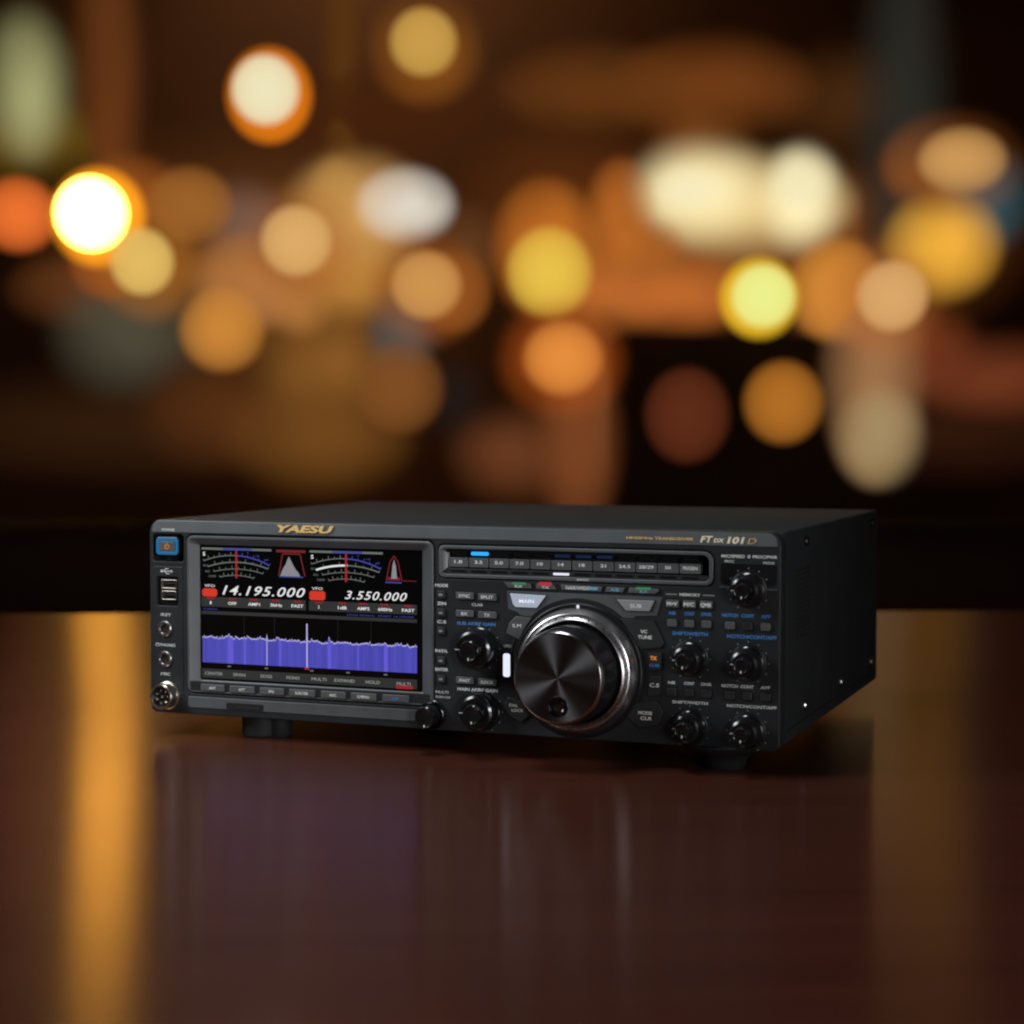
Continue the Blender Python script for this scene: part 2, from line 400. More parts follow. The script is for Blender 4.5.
# passband pictures
r = MB()
srect(r, 93.4, 114.4, 107.4, 109.2, 0); sline(r, [(95.3, 92.5), (98.0, 106.6), (110.5, 106.6), (114.0, 92.5)], 0.8)
sline(r, [(98.4, 92.5), (98.4, 92.4)], 0.3); r.build('passband_frame', M['s_dred'], glass)
g = MB()
ridge = [(96.2, 92.4), (98.3, 97.2), (100.2, 99.8), (101.6, 103.2), (102.6, 104.9), (104.0, 102.4), (105.6, 99.4), (107.6, 96.4), (109.2, 95.0), (110.6, 92.4)]
spoly(g, ridge, 1); g.build('passband_trace', M['s_cone'], glass)
g = MB(); srect(g, 95.6, 112.6, 91.6, 92.3, 0); g.build('passband_axis', M['s_navy'], glass); g = MB(); srect(g, 170, 181, 90.2, 91.0, 0); g.build('passband_axis', M['s_navy'], glass)
r = MB(); sline(r, [(170.6, 91.6), (173.2, 103.5), (176.0, 107.2), (178.6, 103.5), (181.4, 91.6)], 0.7); srect(r, 171.5, 180, 91.8, 94, 0)
srect(r, 182, 191, 91.6, 92.1, 0); r.build('passband_frame', M['s_dred'], glass)
g = MB(); spoly(g, [(174.0, 93), (174.8, 101), (175.9, 105), (177.2, 101), (178.0, 93)], 2); g.build('passband_trace', M['cream'] if False else M['s_cone'], glass)

# frequency read-outs
for s, x, z, h, wd in (('14.195.000', 84.2, 82.2, 5.9, 60.0), ('3.550.000', 163.4, 81.9, 5.2, 43.0)):
    t = MB(); stext(t, s, x, z, h, wd, shear=0.30, bold=0.012, space=1.12); t.build('frequency_readout', M['s_white'], glass)
t = MB(); spoly(t, [(39.2, 78.6), (40.6, 77.6), (49.0, 77.6), (50.4, 78.8), (50.4, 81.6), (49, 82.8), (40.6, 82.8), (39.2, 81.4)], 0); t.build('vfo_tag', M['s_tag'], glass); t = MB()
spoly(t, [(117.0, 78.6), (118.0, 77.8), (127.0, 77.8), (128.2, 79), (128.2, 82.6), (127, 83.6), (118.0, 83.6), (117.0, 82.6)], 0); t.build('vfo_tag', M['s_tag'], glass)
t = MB(); stext(t, 'VFO', 45.0, 84.6, 1.7, 7.6); stext(t, 'VFO', 122.6, 85.2, 1.7, 7.6)
for s, x in (('1', 45.7), ('OFF', 61.6), ('AMP1', 77.4), ('3kHz', 93.4), ('FAST', 108.6), ('2', 123.7), ('1dB', 140.2), ('AMP2', 154.8), ('600Hz', 169.9), ('FAST', 185.6)):
    stext(t, s, x, 73.6, 1.9, (1.0 if len(s) == 1 else 6.2 if len(s) == 3 else 8.6 if len(s) == 4 else 9.8), bold=0.02)
t.build('screen_lettering', M['s_white'], glass)
t = MB(); srect(t, 38.8, 114.6, 71.2, 78.0, 0) if False else srect(t, 38.8, 114.4, 71.0, 77.4, 0); srect(t, 116.6, 191.4, 71.0, 77.2, 0); srect(t, 38.8, 191.4, 66.0, 68.2, 0)
srect(t, 38.8, 191.4, 24.6, 30.6, 0); t.build('screen_bar', M['s_strip'], glass)
t = MB()
for s, x in (('ANT', 45.7), ('ATT', 61.6), ('IPO', 77.4), ('R.FIL', 93.4), ('AGC', 108.6), ('ANT', 123.7), ('ATT', 140.2), ('IPO', 154.8), ('R.FIL', 169.9), ('AGC', 185.6)):
    stext(t, s, x, 76.4, 1.35, 6.0, bold=0.05)
srect(t, 177.0, 188.6, 24.4, 26.4, 1); stext(t, 'MAIN', 44.0, 76.4, 0.4); t.build('screen_lettering', M['s_red'], glass)
t = MB(); stext(t, 'CURSOR', 45.4, 69.5, 1.0, 10.5); stext(t, 'SPAN 50.0kHz  START 14.170.000', 166.5, 69.4, 1.1, 46); t.build('screen_lettering', M['s_navy'], glass)
t = MB()
for s, x, w in (('CENTER', 47.6, 13.2), ('SPAN', 66.3, 8.8), ('3DSS', 85.8, 8.6), ('MONO', 105.2, 9.4), ('MULTI', 123.6, 10.4), ('EXPAND', 141.6, 14.2), ('HOLD', 161.2, 9.8), ('MULTI', 182.4, 9.4)):
    stext(t, s, x, 27.6, 2.0, w)
t.build('screen_lettering', M['s_grey'] if False else lit('screen_soft_white', (150, 152, 148)), glass)
# spectrum
N = 300; rnd = random.Random(11)
tops = []
for i in range(N+1):
    x = 39.3+(191.4-39.3)*i/N
    z = 51.2+rnd.uniform(-0.5, 0.6)+0.6*math.sin(i*0.21)*math.sin(i*0.05)+(rnd.random() < 0.16)*rnd.uniform(0.3, 1.6)
    for c, a, wd in ((58.9, 2.0, 0.9), (64, 1.0, 0.7), (73, 1.3, 1.0), (86.5, 3.6, 0.35), (94, 1.3, 0.8), (115.2, 12.2, 0.32), (131, 2.8, 0.7), (150, 1.1, 1.0), (169.6, 1.8, 1.2), (185, 1.2, 1.0)):
        z += a*math.exp(-((x-c)/wd)**2)
    tops.append((x, z))
t = MB(); bs = [S(39.3, 34.6), S(191.4, 34.6)]
pts = [S(*p) for p in tops]
for a, b_ in zip(pts, pts[1:]):
    t.quad([(a[0], SY-0.12, bs[0][1]), (b_[0], SY-0.12, bs[0][1]), (b_[0], SY-0.12, b_[1]), (a[0], SY-0.12, a[1])])
t.build('spectrum_trace', M['s_spec'], glass)
t = MB()
for a, b_ in zip(pts, pts[1:]):
    t.quad([(a[0], SY-0.2, a[1]-0.55), (b_[0], SY-0.2, b_[1]-0.55), (b_[0], SY-0.2, b_[1]+0.25), (a[0], SY-0.2, a[1]+0.25)])
for c, wd, in ((115.2, 0.45), (86.5, 0.3)):
    srect(t, c-wd, c+wd, 34.6, 51+(11.5 if c > 100 else 2.5), 2)
t.build('spectrum_ridge', M['s_pale'], glass)
M['s_streak'] = lit('screen_streak', (92, 84, 205))
for c, wd in ((60.0, 2.0), (70.5, 0.8), (131.0, 1.2), (170.2, 1.3), (151, 0.5), (96, 0.7)):
    t = MB(); srect(t, c-wd, c+wd, 34.6, 51.2, 1); t.build('signal_streak', M['s_streak'], glass)
t = MB(); srect(t, 113.4, 116.8, 33.2, 34.6, 3); t.build('centre_marker', M['s_red'], glass)
t = MB()
for x in (59, 86, 118.5, 144, 170): srect(t, x-1.2, x+1.2, 32.3, 33.2, 2)
t.build('frequency_marks', M['s_grey'], glass)
t = MB()
for x in (70, 92, 137, 160): srect(t, x-0.12, x+0.12, 53.5, 65.5, 0)
t.build('grid_lines', M['s_strip2'], glass)

# keys below the display
kx = [(38.8, 56.2), (60.0, 78.2), (82.0, 99.4), (103.0, 121.6), (125.6, 143.0), (146.6, 164.4), (168.4, 186.6)]
for (a, b_), s in zip(kx, ('ANT', 'ATT', 'IPO', 'R.FILTER', 'AGC', 'S.MENU', 'DISP')):
    k = plate('function_key', rrect(a, b_, 16.2, 20.6, 0.6), -2.1, 1.4, M['key'], radio, 0.35)
    MB().mesh(text_mesh(s, (a+b_)/2, 18.3, 1.7, -2.11, None, bold=0.02)).build('caption', M['blue'] if s == 'DISP' else M['white'], k)
plate('key_shelf', rrect(30.6, 200.4, 15.9, 22.0, 0.6), -1.16, 3.0, M['panel'], dframe, 0.2)

# ---- band key row
frame = MB().mesh(plate_mesh([rrect(206.2, 380.0, 95.0, 114.8, (3.5, 4.5, 5.5, 3.5)), rrect(208.4, 377.6, 97.2, 112.7, (2.2, 3, 4, 2.2))], -0.9, 8.0, 0.5, 2)).build('band_key_frame', M['panel_satin'], radio)
MB().mesh(plate_mesh([[(208.0, 98.5), (212.0, 101), (212.0, 110), (208.0, 112)]], 0.6, 3, 0.3)).build('frame_cheek', M['key_light'], frame)
plate('frame_sill', rrect(209.6, 376, 97.0, 100.6, 0.4), 1.2, 3.0, M['key_dark'], frame, 0.3)
bands = ['1.8', '3.5', '5.0', '7.0', '10', '14', '18', '21', '24.5', '28/29', '50', '70/GEN']
for i, s in enumerate(bands):
    x0 = 212.6+i*13.35; x1 = x0+12.6; yk = 0.6
    k = plate('band_key', rrect(x0, x1, 101.4, 107.2, 0.6), yk, 5.0, M['key'], radio, 0.4)
    MB().mesh(text_mesh(s, (x0+x1)/2, 104.8, 1.9, yk-0.01, {3: 5.2, 2: 3.6}.get(len(s), 7.2 if len(s) == 4 else 9.2), bold=0.03)).build('caption', M['white'], k)
    led = 'led_blue' if i == 1 else ('led_navy' if i in (5, 6, 7) else 'dark')
    plate('indicator_light', rrect(x0+1.6, x1-1.6, 109.0, 110.6, 0.5) if i != 1 else rrect(x0+0.6, x1-0.8, 108.7, 110.9, 0.9), 2.4, 1.5, M[led], k)
    plate('indicator_light', rrect(x0+1.2, x1-1.2, 98.3, 99.7, 0.5), 0.95, 0.5, M['led_white'] if i == 5 else M['dark'], k)

# ---- generic keys
def key(name, x0, x1, z0, z1, s=None, mat='key', y=-1.4, r=0.8, th=1.7, h=1.9, w=None, cm='white', recess=True, bold=0.02):
    if recess: plate('key_surround', rrect(x0-0.9, x1+0.9, z0-1.0, z1+0.9, r+0.8), -0.10, 0.4, M['hole'], front)
    k = plate(name, rrect(x0, x1, z0, z1, r), y, -y+0.3, M[mat], radio, 0.4)
    if s: MB().mesh(text_mesh(s, (x0+x1)/2, (z0+z1)/2, h, y-0.01, w, bold=bold)).build('caption', M[cm], k)
    return k
# left column of small square keys
for z, lab, lz in ((84.2, 'MODE', 89.9), (73.0, 'ZIN', 78.7), (61.8, 'C.S', 67.4), (43.4, 'IN/DL', 49.4), (32.0, 'ENTER', 37.8)):
    k = key('square_key', 205.2, 210.6, z-2.4, z+2.4, 'I', 'key_dark', h=1.5, w=2.6, cm='grey')
    cap(letters_w, lab, 208.0, lz, 1.8, {4: 8.6, 3: 6.0, 5: 8.6}[len(lab)], bold=0.03)
cap(letters_w, 'MULTI', 208.2, 23.8, 1.6, 8.4); cap(letters_w, 'PUSH-CH', 208.8, 20.7, 1.4, 9.4)
key('oblong_key', 217.8, 229.6, 81.9, 86.2, 'SYNC', w=7.6); key('oblong_key', 232.6, 244.6, 81.6, 85.9, 'SPLIT', w=8.2)
cap(letters_w, 'CLAR', 231.8, 78.7, 1.7, 7.4)
key('oblong_key', 217.8, 229.6, 71.0, 75.2, 'RX', w=4.0); key('oblong_key', 232.6, 244.6, 70.7, 74.9, 'TX', w=4.0)
cap(letters_b, 'SUB AF/RF GAIN', 231.0, 67.0, 1.9, 25.5, bold=0.05)
key('oblong_key', 217.8, 229.6, 29.8, 34.1, '/FAST', w=7.6); key('oblong_key', 232.6, 244.6, 29.5, 33.8, '/LOCK', w=8.4)
cap(letters_w, 'MAIN AF/RF GAIN', 231.8, 26.4, 1.8, 26.5, bold=0.03)

# ---- indicator keys above the dial
def pkey(name, pts, s, mat, cx, cz, h=1.9, w=None, cm='white', y=-1.3, bev=0.35, bold=0.02, grow=0.8):
    mx = sum(p[0] for p in pts)/len(pts); mz = sum(p[1] for p in pts)/len(pts)
    big = []
    for p in pts:
        d = math.hypot(p[0]-mx, p[1]-mz); big.append((p[0]+(p[0]-mx)/d*grow*1.3, p[1]+(p[1]-mz)/d*grow*1.3))
    plate('key_surround', big, -0.62, 0.5, M['hole'], front)
    k = plate(name, list(pts), y, -y+0.2, M[mat], radio, bev)
    if s: MB().mesh(text_mesh(s, cx, cz, h, y-0.01, w, bold=bold)).build('caption', M[cm], k)
    return k
y0 = -1.3
k = pkey('indicator_key', [(249.6, 93.2), (266.4, 92.9), (267.6, 89.9), (252.2, 89.9)], 'RX', 'key', 259.3, 91.0, 1.5, 5.0)
plate('indicator_light', rrect(255, 264, 92.0, 93.4, 0.5), -1.6, 0.4, M['led_green'], k)
k = pkey('indicator_key', [(270.0, 93.0), (281.2, 92.8), (283.4, 89.7), (270.6, 89.8)], 'TX', 'key', 276.4, 90.9, 1.5, 5.0)
plate('indicator_light', rrect(272, 280.6, 91.9, 94.2, 1.0), -1.6, 0.4, M['led_red'], k)
k = pkey('indicator_key', [(286.0, 93.0), (312.2, 92.4), (311.4, 89.4), (286.6, 89.8)], 'NAR/WIDE', 'key', 297.0, 91.2, 1.9, 15.0)
plate('indicator_light', rrect(303.4, 309.6, 90.3, 92.0, 0.3), -1.5, 0.3, M['led_cyan'], k)
k = pkey('indicator_key', [(315.2, 92.4), (326.2, 92.2), (325.2, 89.4), (314.2, 89.4)], 'A/B', 'key', 320.2, 90.9, 1.8, 5.4, 'led_cyan')
k = pkey('indicator_key', [(329.4, 92.4), (346.6, 92.2), (347.8, 91.2), (345.0, 89.3), (328.4, 89.4)], 'RX', 'key', 338.2, 90.3, 1.5, 5.0, 'led_cyan')
plate('indicator_light', rrect(333.4, 342.6, 91.4, 92.9, 0.5), -1.6, 0.4, M['led_green'], k)
cap(letters_w, 'BAND', 300.2, 96.2, 1.3, 7.4, y=-0.92)

# ---- dial surround: raised relief round the dial
up_ = [(251.2, 88.0), (349.4, 87.4), (345.8, 76.2), (333.0, 75.6)]
arcp = [(AX+43.3*math.cos(R(a)), AZ+43.3*math.sin(R(a))) for a in range(44, 141, 4)]
low = [(258.6, 74.8), (252.0, 77.2)]
plate('dial_surround', up_+arcp+low, -0.45, 0.9, M['panel_satin'], front, 0.25)
plate('surround_groove', [ringsec(AX, AZ, 41.4, 42.6, -28, 208, 60)], -0.12, 0.3, M['hole'], front)
plate('dial_surround', [ringsec(AX, AZ, 43.3, 45.8, -24, 30, 30)], -0.40, 0.8, M['panel'], front, 0.3)
plate('dial_surround', [ringsec(AX, AZ, 43.3, 44.6, 150, 196, 24)], -0.40, 0.8, M['panel'], front, 0.3)
pkey('main_key', [(253.6, 86.6), (276.6, 86.0), (270.8, 78.4), (257.2, 78.4), (255.6, 80.0)], 'MAIN', 'led_main', 264.6, 82.2, 2.2, 9.6, 'led_white', y=-1.9)
pkey('sub_key', [(321.4, 85.2), (344.8, 85.2), (341.8, 78.8), (327.0, 78.8)], 'SUB', 'key_light', 333.6, 81.8, 2.1, 7.2, 'white', y=-1.9)
pkey('fine_key', [(257.4, 72.8), (267.4, 72.0), (263.4, 66.4), (259.6, 58.6), (251.0, 62.2), (253.0, 68.6)], 'S.M', 'key', 258.0, 67.0, 2.0, 5.6, 'white')
pkey('tune_key', [(323.4, 74.0), (344.4, 73.0), (350.4, 60.6), (348.8, 57.6), (336.4, 56.2), (332.0, 62.8)], None, 'key_dark', 338, 65)
cap(letters_w, 'VC', 338.4, 66.7, 1.9, 4.2, y=-1.31, bold=0.03); cap(letters_w, 'TUNE', 339.0, 63.4, 2.0, 8.6, y=-1.31, bold=0.03)
pkey('clarifier_key', [(340.8, 54.2), (349.0, 54.4), (349.0, 44.8), (341.8, 43.6)], None, 'key_dark', 344, 49)
lo = MB(); lo.mesh(text_mesh('TX', 344.4, 51.2, 2.2, -1.31, 4.2, bold=0.05)); lo.build('lettering', M['led_orange'], front)
cap(letters_b, 'CLAR', 345.0, 47.0, 1.8, 6.2, y=-1.31, bold=0.04)
pkey('clear_key', [(341.6, 40.4), (348.8, 40.6), (348.6, 29.6), (340.6, 28.6)], 'C.S', 'key_dark', 345.0, 35.2, 2.2, 5.8)
pkey('step_key', [(330.4, 23.6), (346.6, 25.2), (350.2, 20.0), (348.2, 12.2), (336.0, 9.2), (328.0, 15.6)], None, 'key_dark', 339, 17)
cap(letters_w, 'MODE', 339.4, 18.4, 1.9, 8.6, y=-1.31, bold=0.03); cap(letters_w, 'CLR', 340.0, 15.2, 1.9, 7.2, y=-1.31, bold=0.03)
pkey('lock_key', [(252.6, 23.4), (261.6, 20.2), (266.0, 12.4), (260.6, 8.2), (251.6, 13.0), (249.4, 19.0)], None, 'key_dark', 257, 16)
cap(letters_w, 'DIAL', 256.0, 18.4, 1.8, 5.6, y=-1.31); cap(letters_w, 'LOCK', 258.6, 15.4, 1.8, 7.6, y=-1.31)
cap(letters_w, 'VFO', 251.4, 54.2, 1.7, 5.2)
v = plate('vfo_lamp', rrect(248.4, 254.2, 34.6, 50.4, 1.8), -0.9, 1.6, M['dark'], radio, 0.3)
plate('lamp_lens', rrect(249.0, 253.6, 35.4, 49.8, 1.5), -1.2, 0.6, M['led_white'], v, 0.2)
plate('index_mark', circ(AX+0.4, 80.2, 0.95, 16), -2.2, 1.6, M['led_white'], radio)
plate('tuning_lamp', circ(331.2, 60.2, 0.8, 16), -0.7, 0.6, M['led_orange'], radio)

# ---- main dial
dial = MB().lathe([(40.6, -0.1), (40.6, -1.4), (39.8, -2.0), (38.2, -2.0)], AX, AZ, n=96).build('dial_base', M['dark'], radio)
ring = MB()
ring.lathe([(37.8, -0.2), (37.8, -4.0), (37.3, -5.4), (35.2, -9.4), (34.6, -9.7), (34.3, -9.0), (33.9, -9.0), (33.6, -9.9), (32.2, -12.0), (31.6, -12.4), (31.0, -12.0), (30.8, -2.0)], AX, AZ, n=128, cap0=False, cap1=False)
dr = ring.build('outer_ring', M['steel'], radio)
tk = MB()
for i in range(40):
    a = 2*math.pi*i/40
    x0, z0 = AX+32.9*math.cos(a), AZ+32.9*math.sin(a)
    b = bmesh.new(); bmesh.ops.create_cube(b, size=1.0)
    mat = Matrix.Translation((x0, -11.0, z0)) @ Matrix.Rotation(-a, 4, 'Y') @ Matrix.Diagonal((1.6, 1.4, 0.35, 1))
    bmesh.ops.transform(b, matrix=mat, verts=b.verts[:]); tk.merge(b)
tk.build('ring_notches', M['key_dark'], dr)
skirt = MB().lathe([(30.0, -2.0), (30.0, -9.0), (29.5, -10.4), (29.0, -11.4), (28.2, -34.2), (27.9, -35.2)], AX, AZ, n=128,
                   wob=None).build('tuning_dial', M['knob'], radio)
MB().lathe([(28.0, -34.6), (27.6, -36.0), (26.5, -37.2), (25.9, -37.35), (25.9, -36.0)], AX, AZ, n=128, cap0=False, cap1=False).build('dial_rim', M['chrome'], skirt)
# spun face with the hole for the finger dimple; its origin sits on the dial's axis for the circular brushing
face_me = plate_mesh([circ(0, 0, 26.0, 128), circ(0.4, -16.8, 5.9, 40)], -37.3, 2.0)
face = MB().mesh(face_me).build('dial_face', M['spun'], None, recalc=False)
face.location = (AX*MM, 0, AZ*MM); face.parent = skirt
dp = MB().lathe([(6.3, -37.3), (6.1, -37.9), (5.7, -37.8), (5.5, -36.6), (5.0, -34.6), (3.8, -32.8), (2.0, -31.9), (0.2, -31.7)], AX+0.4, AZ-16.8, n=40, cap0=False).build('finger_dimple', M['dark_chrome'], skirt)
MB().lathe([(3.6, -32.9), (3.6, -35.6), (3.0, -36.4), (1.6, -36.7), (0.2, -36.5)], AX+0.4, AZ-16.8, n=28, cap0=False).build('dimple_button', M['dark_chrome'], skirt)

# ---- small knobs
def knob(x, z, r0=12.2, dots=11, R1=9.0, R2=5.0, h1=11.0, h2=17.5, line=True, name='control_knob'):
    base = MB().lathe([(r0-1.4, -0.05), (r0-1.4, -0.5), (r0-2.0, -0.8)], x, z, n=48).build(name, M['dark'], radio)
    if dots:
        dm = MB()
        for i in range(dots):
            a = R(90-150+300*i/(dots-1))
            dm.lathe([(0.42, -0.02), (0.42, -0.2)], x+r0*math.cos(a), z+r0*math.sin(a), n=10)
        dm.build('scale_dots', M['grey'], base)
    def grip(i, r, y): return 1.0-0.025*(i % 4 < 2) if y < -3 and y > -(h2-0.5) else 1.0
    outer_ = MB().lathe([(R1+0.6, -0.8), (R1+0.6, -2.0), (R1, -2.6), (R1-0.2, -h1+2.4), (R1-0.9, -h1+0.9), (R1-2.3, -h1), (R2+0.6, -h1)], x, z, n=64).build('outer_knob', M['knob'], base)
    inner = MB().lathe([(R2, -h1+0.5), (R2, -h1-0.8), (R2-0.3, -h2+0.8), (R2-1.0, -h2), (R2-1.5, -h2+0.25), (0.3, -h2+0.4)], x, z, n=48, cap0=False,
                       wob=lambda i, r, y: (0.955 if (i % 6) < 2 else 1.0) if -h1-0.9 > y > -h2+0.3 else 1.0).build('inner_knob', M['knob'], base)
    pm = MB().box(x-R1+1.2, x-R2-0.6, -h1-0.12, -h1+0.2, z-0.3, z+0.3)
    pm.box(x-0.35, x+0.35, -h2-0.05, -h2+0.5, z-R2+0.9, z-R2+2.4)
    pm.build('pointer_mark', M['white'], base)
    return base
for (x, z) in ((401.0, 93.6), (366.4, 51.8), (401.0, 50.9), (366.4, 11.6), (401.0, 10.9)): knob(x, z)
knob(233.0, 52.2, 13.6, 11, 12.2, 6.6, 12.0, 18.0)
knob(235.0, 13.6, 13.2, 11, 11.6, 6.4, 12.0, 18.0)
knob(202.2, 9.6, 10.4, 0, 8.6, 7.0, 3.0, 14.0, name='multi_knob')

# ---- right-hand block: captions and keys
plate('knob_recess', rrect(384.5, 417.6, 96.2, 108.2, (2, 2, 1, 1)), -0.12, 0.4, M['dark'], front)
plate('relief_line', rrect(384.0, 390.0, 94.2, 95.0, 0.3), -0.3, 0.5, M['key'], front); plate('relief_line', rrect(412.0, 418.0, 93.4, 94.2, 0.3), -0.3, 0.5, M['key'], front)
cap(letters_w, 'MIC/SPEED', 391.8, 112.6, 1.7, 13.8, bold=0.03); cap(letters_w, 'PROC/PWR', 410.6, 112.6, 1.7, 14.4, bold=0.03)
mark('white', [circ(401.2, 112.6, 0.9, 16), circ(401.2, 112.6, 0.45, 12)])
cap(letters_w, 'PROC', 389.6, 109.6, 1.5, 5.6); cap(letters_w, 'MOX', 413.0, 109.2, 1.5, 6.6)
cap(letters_w, 'MEMORY', 366.0, 89.3, 1.7, 12.6, bold=0.03)
mark('grey', [rrect(351.2, 358.2, 88.9, 89.7, 0.1)], [rrect(373.8, 380.8, 88.9, 89.7, 0.1)])
plate('memory_recess', rrect(351.2, 380.6, 80.6, 87.2, 1.0), -0.12, 0.4, M['hole'], front)
for x, s in ((355.6, 'M>V'), (365.8, 'M/C'), (376.0, 'QMB')):
    key('memory_key', x-3.9, x+3.9, 81.6, 86.0, s, 'key', w=6.4, h=2.1, recess=False, bold=0.05)
for x, s in ((355.4, 'NB'), (365.8, 'CONT'), (376.2, 'DNR')):
    cap(letters_b, s, x, 78.2, 1.9, 4.2 if s == 'NB' else 6.2, bold=0.05); key('small_key', x-2.9, x+2.9, 70.2, 74.6, None, 'key')
cap(letters_b, 'SHIFT/WIDTH', 366.2, 66.4, 2.0, 21.5, bold=0.05)
for x, s in ((355.2, 'NB'), (365.8, 'CONT'), (376.3, 'DNR')):
    cap(letters_w, s, x, 37.1, 1.7, 4.2 if s == 'NB' else 6.2, bold=0.02); key('small_key', x-2.9, x+2.9, 29.4, 33.8, None, 'key_dark')
cap(letters_w, 'SHIFT/WIDTH', 366.4, 25.8, 1.7, 21.5, bold=0.02)
for x, s in ((390.2, 'NOTCH'), (400.6, 'CONT'), (411.4, 'APF')):
    cap(letters_b, s, x, 78.2, 1.9, {'NOTCH': 9.6, 'CONT': 7.8, 'APF': 5.6}[s], bold=0.05); key('small_key', x-2.9, x+2.9, 70.0, 74.4, None, 'key' if s != 'CONT' else 'key_dark')
cap(letters_b, 'NOTCH/CONT/APF', 403.2, 66.0, 2.0, 29.5, bold=0.05)
for x, s in ((390.2, 'NOTCH'), (400.6, 'CONT'), (411.4, 'APF')):
    cap(letters_w, s, x, 36.9, 1.7, {'NOTCH': 9.6, 'CONT': 7.8, 'APF': 5.6}[s], bold=0.02); key('small_key', x-2.9, x+2.9, 29.2, 33.6, None, 'key_dark')
cap(letters_w, 'NOTCH/CONT/APF', 403.4, 25.4, 1.7, 29.5, bold=0.02)

# maker's badge and model name
sh = MB().mesh(text_mesh('YAESU', 114.6, 122.7, 4.3, -0.36, 40.0, shear=0.25, bold=0.05, th=1.0, space=1.0)).build('badge', M['gold'], radio)
tt = MB().mesh(text_mesh('FT', 376.0, 122.2, 3.6, -0.36, 7.8, shear=0.25, bold=0.05, th=0.3)).mesh(text_mesh('DX', 383.4, 121.6, 2.3, -0.36, 6.6, shear=0.2, bold=0.05, th=0.3))
tt.mesh(text_mesh('101', 393.4, 121.9, 3.6, -0.36, 10.6, shear=0.2, bold=0.06, th=0.3)); tt.build('model_name', M['cream'], radio)
MB().mesh(text_mesh('D', 402.9, 121.7, 3.3, -0.36, 5.4, shear=0.25, th=0.3)).build('model_name', M['gold'], radio)
MB().mesh(text_mesh('HF/50MHz TRANSCEIVER', 347.6, 122.0, 1.5, -0.36, 41.0, bold=0.04, th=0.2)).build('model_name', M['gold'], radio)

# ================================================================== CAMERA
cam_d = bpy.data.cameras.new('camera'); cam = bpy.data.objects.new('camera', cam_d); C.objects.link(cam)
cam.location = (0.65769, -1.05271, 0.18797)
YAW, PITCH, ROLL, F = 0.36587, -0.04615, -0.00085, 1862.74
cam.matrix_world = Matrix.Translation(cam.location) @ Matrix.Rotation(YAW, 4, 'Z') @ Matrix.Rotation(PITCH, 4, 'X') @ Matrix.Rotation(ROLL, 4, 'Y') @ Matrix.Rotation(R(90), 4, 'X')
cam_d.sensor_width = 36.0; cam_d.lens = F/1024*36
cam_d.clip_start = 0.02; cam_d.clip_end = 200
cam_d.dof.use_dof = True; cam_d.dof.focus_distance = 1.145; cam_d.dof.aperture_fstop = 6.8
sc.camera = cam

# ================================================================== TABLE
m, nt, b = new_mat('dark_lacquered_wood')
tc = nt.nodes.new('ShaderNodeTexCoord'); mp = nt.nodes.new('ShaderNodeMapping'); mp.inputs['Scale'].default_value = (0.6, 9.0, 1)
nz = nt.nodes.new('ShaderNodeTexNoise'); nz.inputs['Scale'].default_value = 4; nz.inputs['Detail'].default_value = 6; nz.inputs['Distortion'].default_value = 0.6
cr = nt.nodes.new('ShaderNodeValToRGB'); cr.color_ramp.elements[0].position = 0.3; cr.color_ramp.elements[1].position = 0.75
cr.color_ramp.elements[0].color = (0.052, 0.014, 0.009, 1); cr.color_ramp.elements[1].color = (0.070, 0.020, 0.012, 1)
nt.links.new(tc.outputs['Object'], mp.inputs['Vector']); nt.links.new(mp.outputs['Vector'], nz.inputs['Vector'])
nt.links.new(nz.outputs['Fac'], cr.inputs['Fac']); nt.links.new(cr.outputs['Color'], b.inputs['Base Color'])
mr = nt.nodes.new('ShaderNodeMapRange'); mr.inputs['To Min'].default_value = 0.21; mr.inputs['To Max'].default_value = 0.25
n3 = nt.nodes.new('ShaderNodeTexNoise'); n3.inputs['Scale'].default_value = 5; n3.inputs['Detail'].default_value = 5
nt.links.new(tc.outputs['Object'], n3.inputs['Vector']); nt.links.new(n3.outputs['Fac'], mr.inputs['Value'])
tv = nt.nodes.new('ShaderNodeCombineXYZ'); tv.inputs['Y'].default_value = 1.0
tw = nt.nodes.new('ShaderNodeVectorTransform'); tw.vector_type = 'VECTOR'; tw.convert_from = 'OBJECT'; tw.convert_to = 'WORLD'
nt.links.new(tv.outputs['Vector'], tw.inputs['Vector']); nt.links.new(tw.outputs['Vector'], b.inputs['Tangent'])
b.inputs['Anisotropic'].default_value = 0.86; nt.links.new(mr.outputs['Result'], b.inputs['Roughness'])
b.inputs['Specular IOR Level'].default_value = 0.5; b.inputs['Specular Tint'].default_value = (1.0, 0.54, 0.20, 1)  # orange put into the gloss tint to turn lamp reflections amber
M['table'] = m
table = empty('table', (0.25, 0.0, TABLE_Z*MM), (0, 0, R(23.2)), label='dark reddish brown lacquered table top the radio transceiver stands on', cat='table')
# table frame: far edge passes 0.72 m behind the radio
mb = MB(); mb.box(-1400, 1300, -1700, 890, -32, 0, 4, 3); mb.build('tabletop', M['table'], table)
for lx in (-1250, 1150):
    for ly in (-1550, 750):
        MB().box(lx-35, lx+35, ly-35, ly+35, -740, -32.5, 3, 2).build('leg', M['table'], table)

# ================================================================== PLACE BEHIND
fwd = Vector((-math.sin(YAW)*math.cos(PITCH), math.cos(YAW)*math.cos(PITCH), math.sin(PITCH)))
rt = Vector((math.cos(YAW), math.sin(YAW), 0)); upv = rt.cross(fwd)
def at(px, py, d):
    return Vector(cam.location)+fwd*d+rt*((px-512)/F*d)+upv*(-(py-512)/F*d)

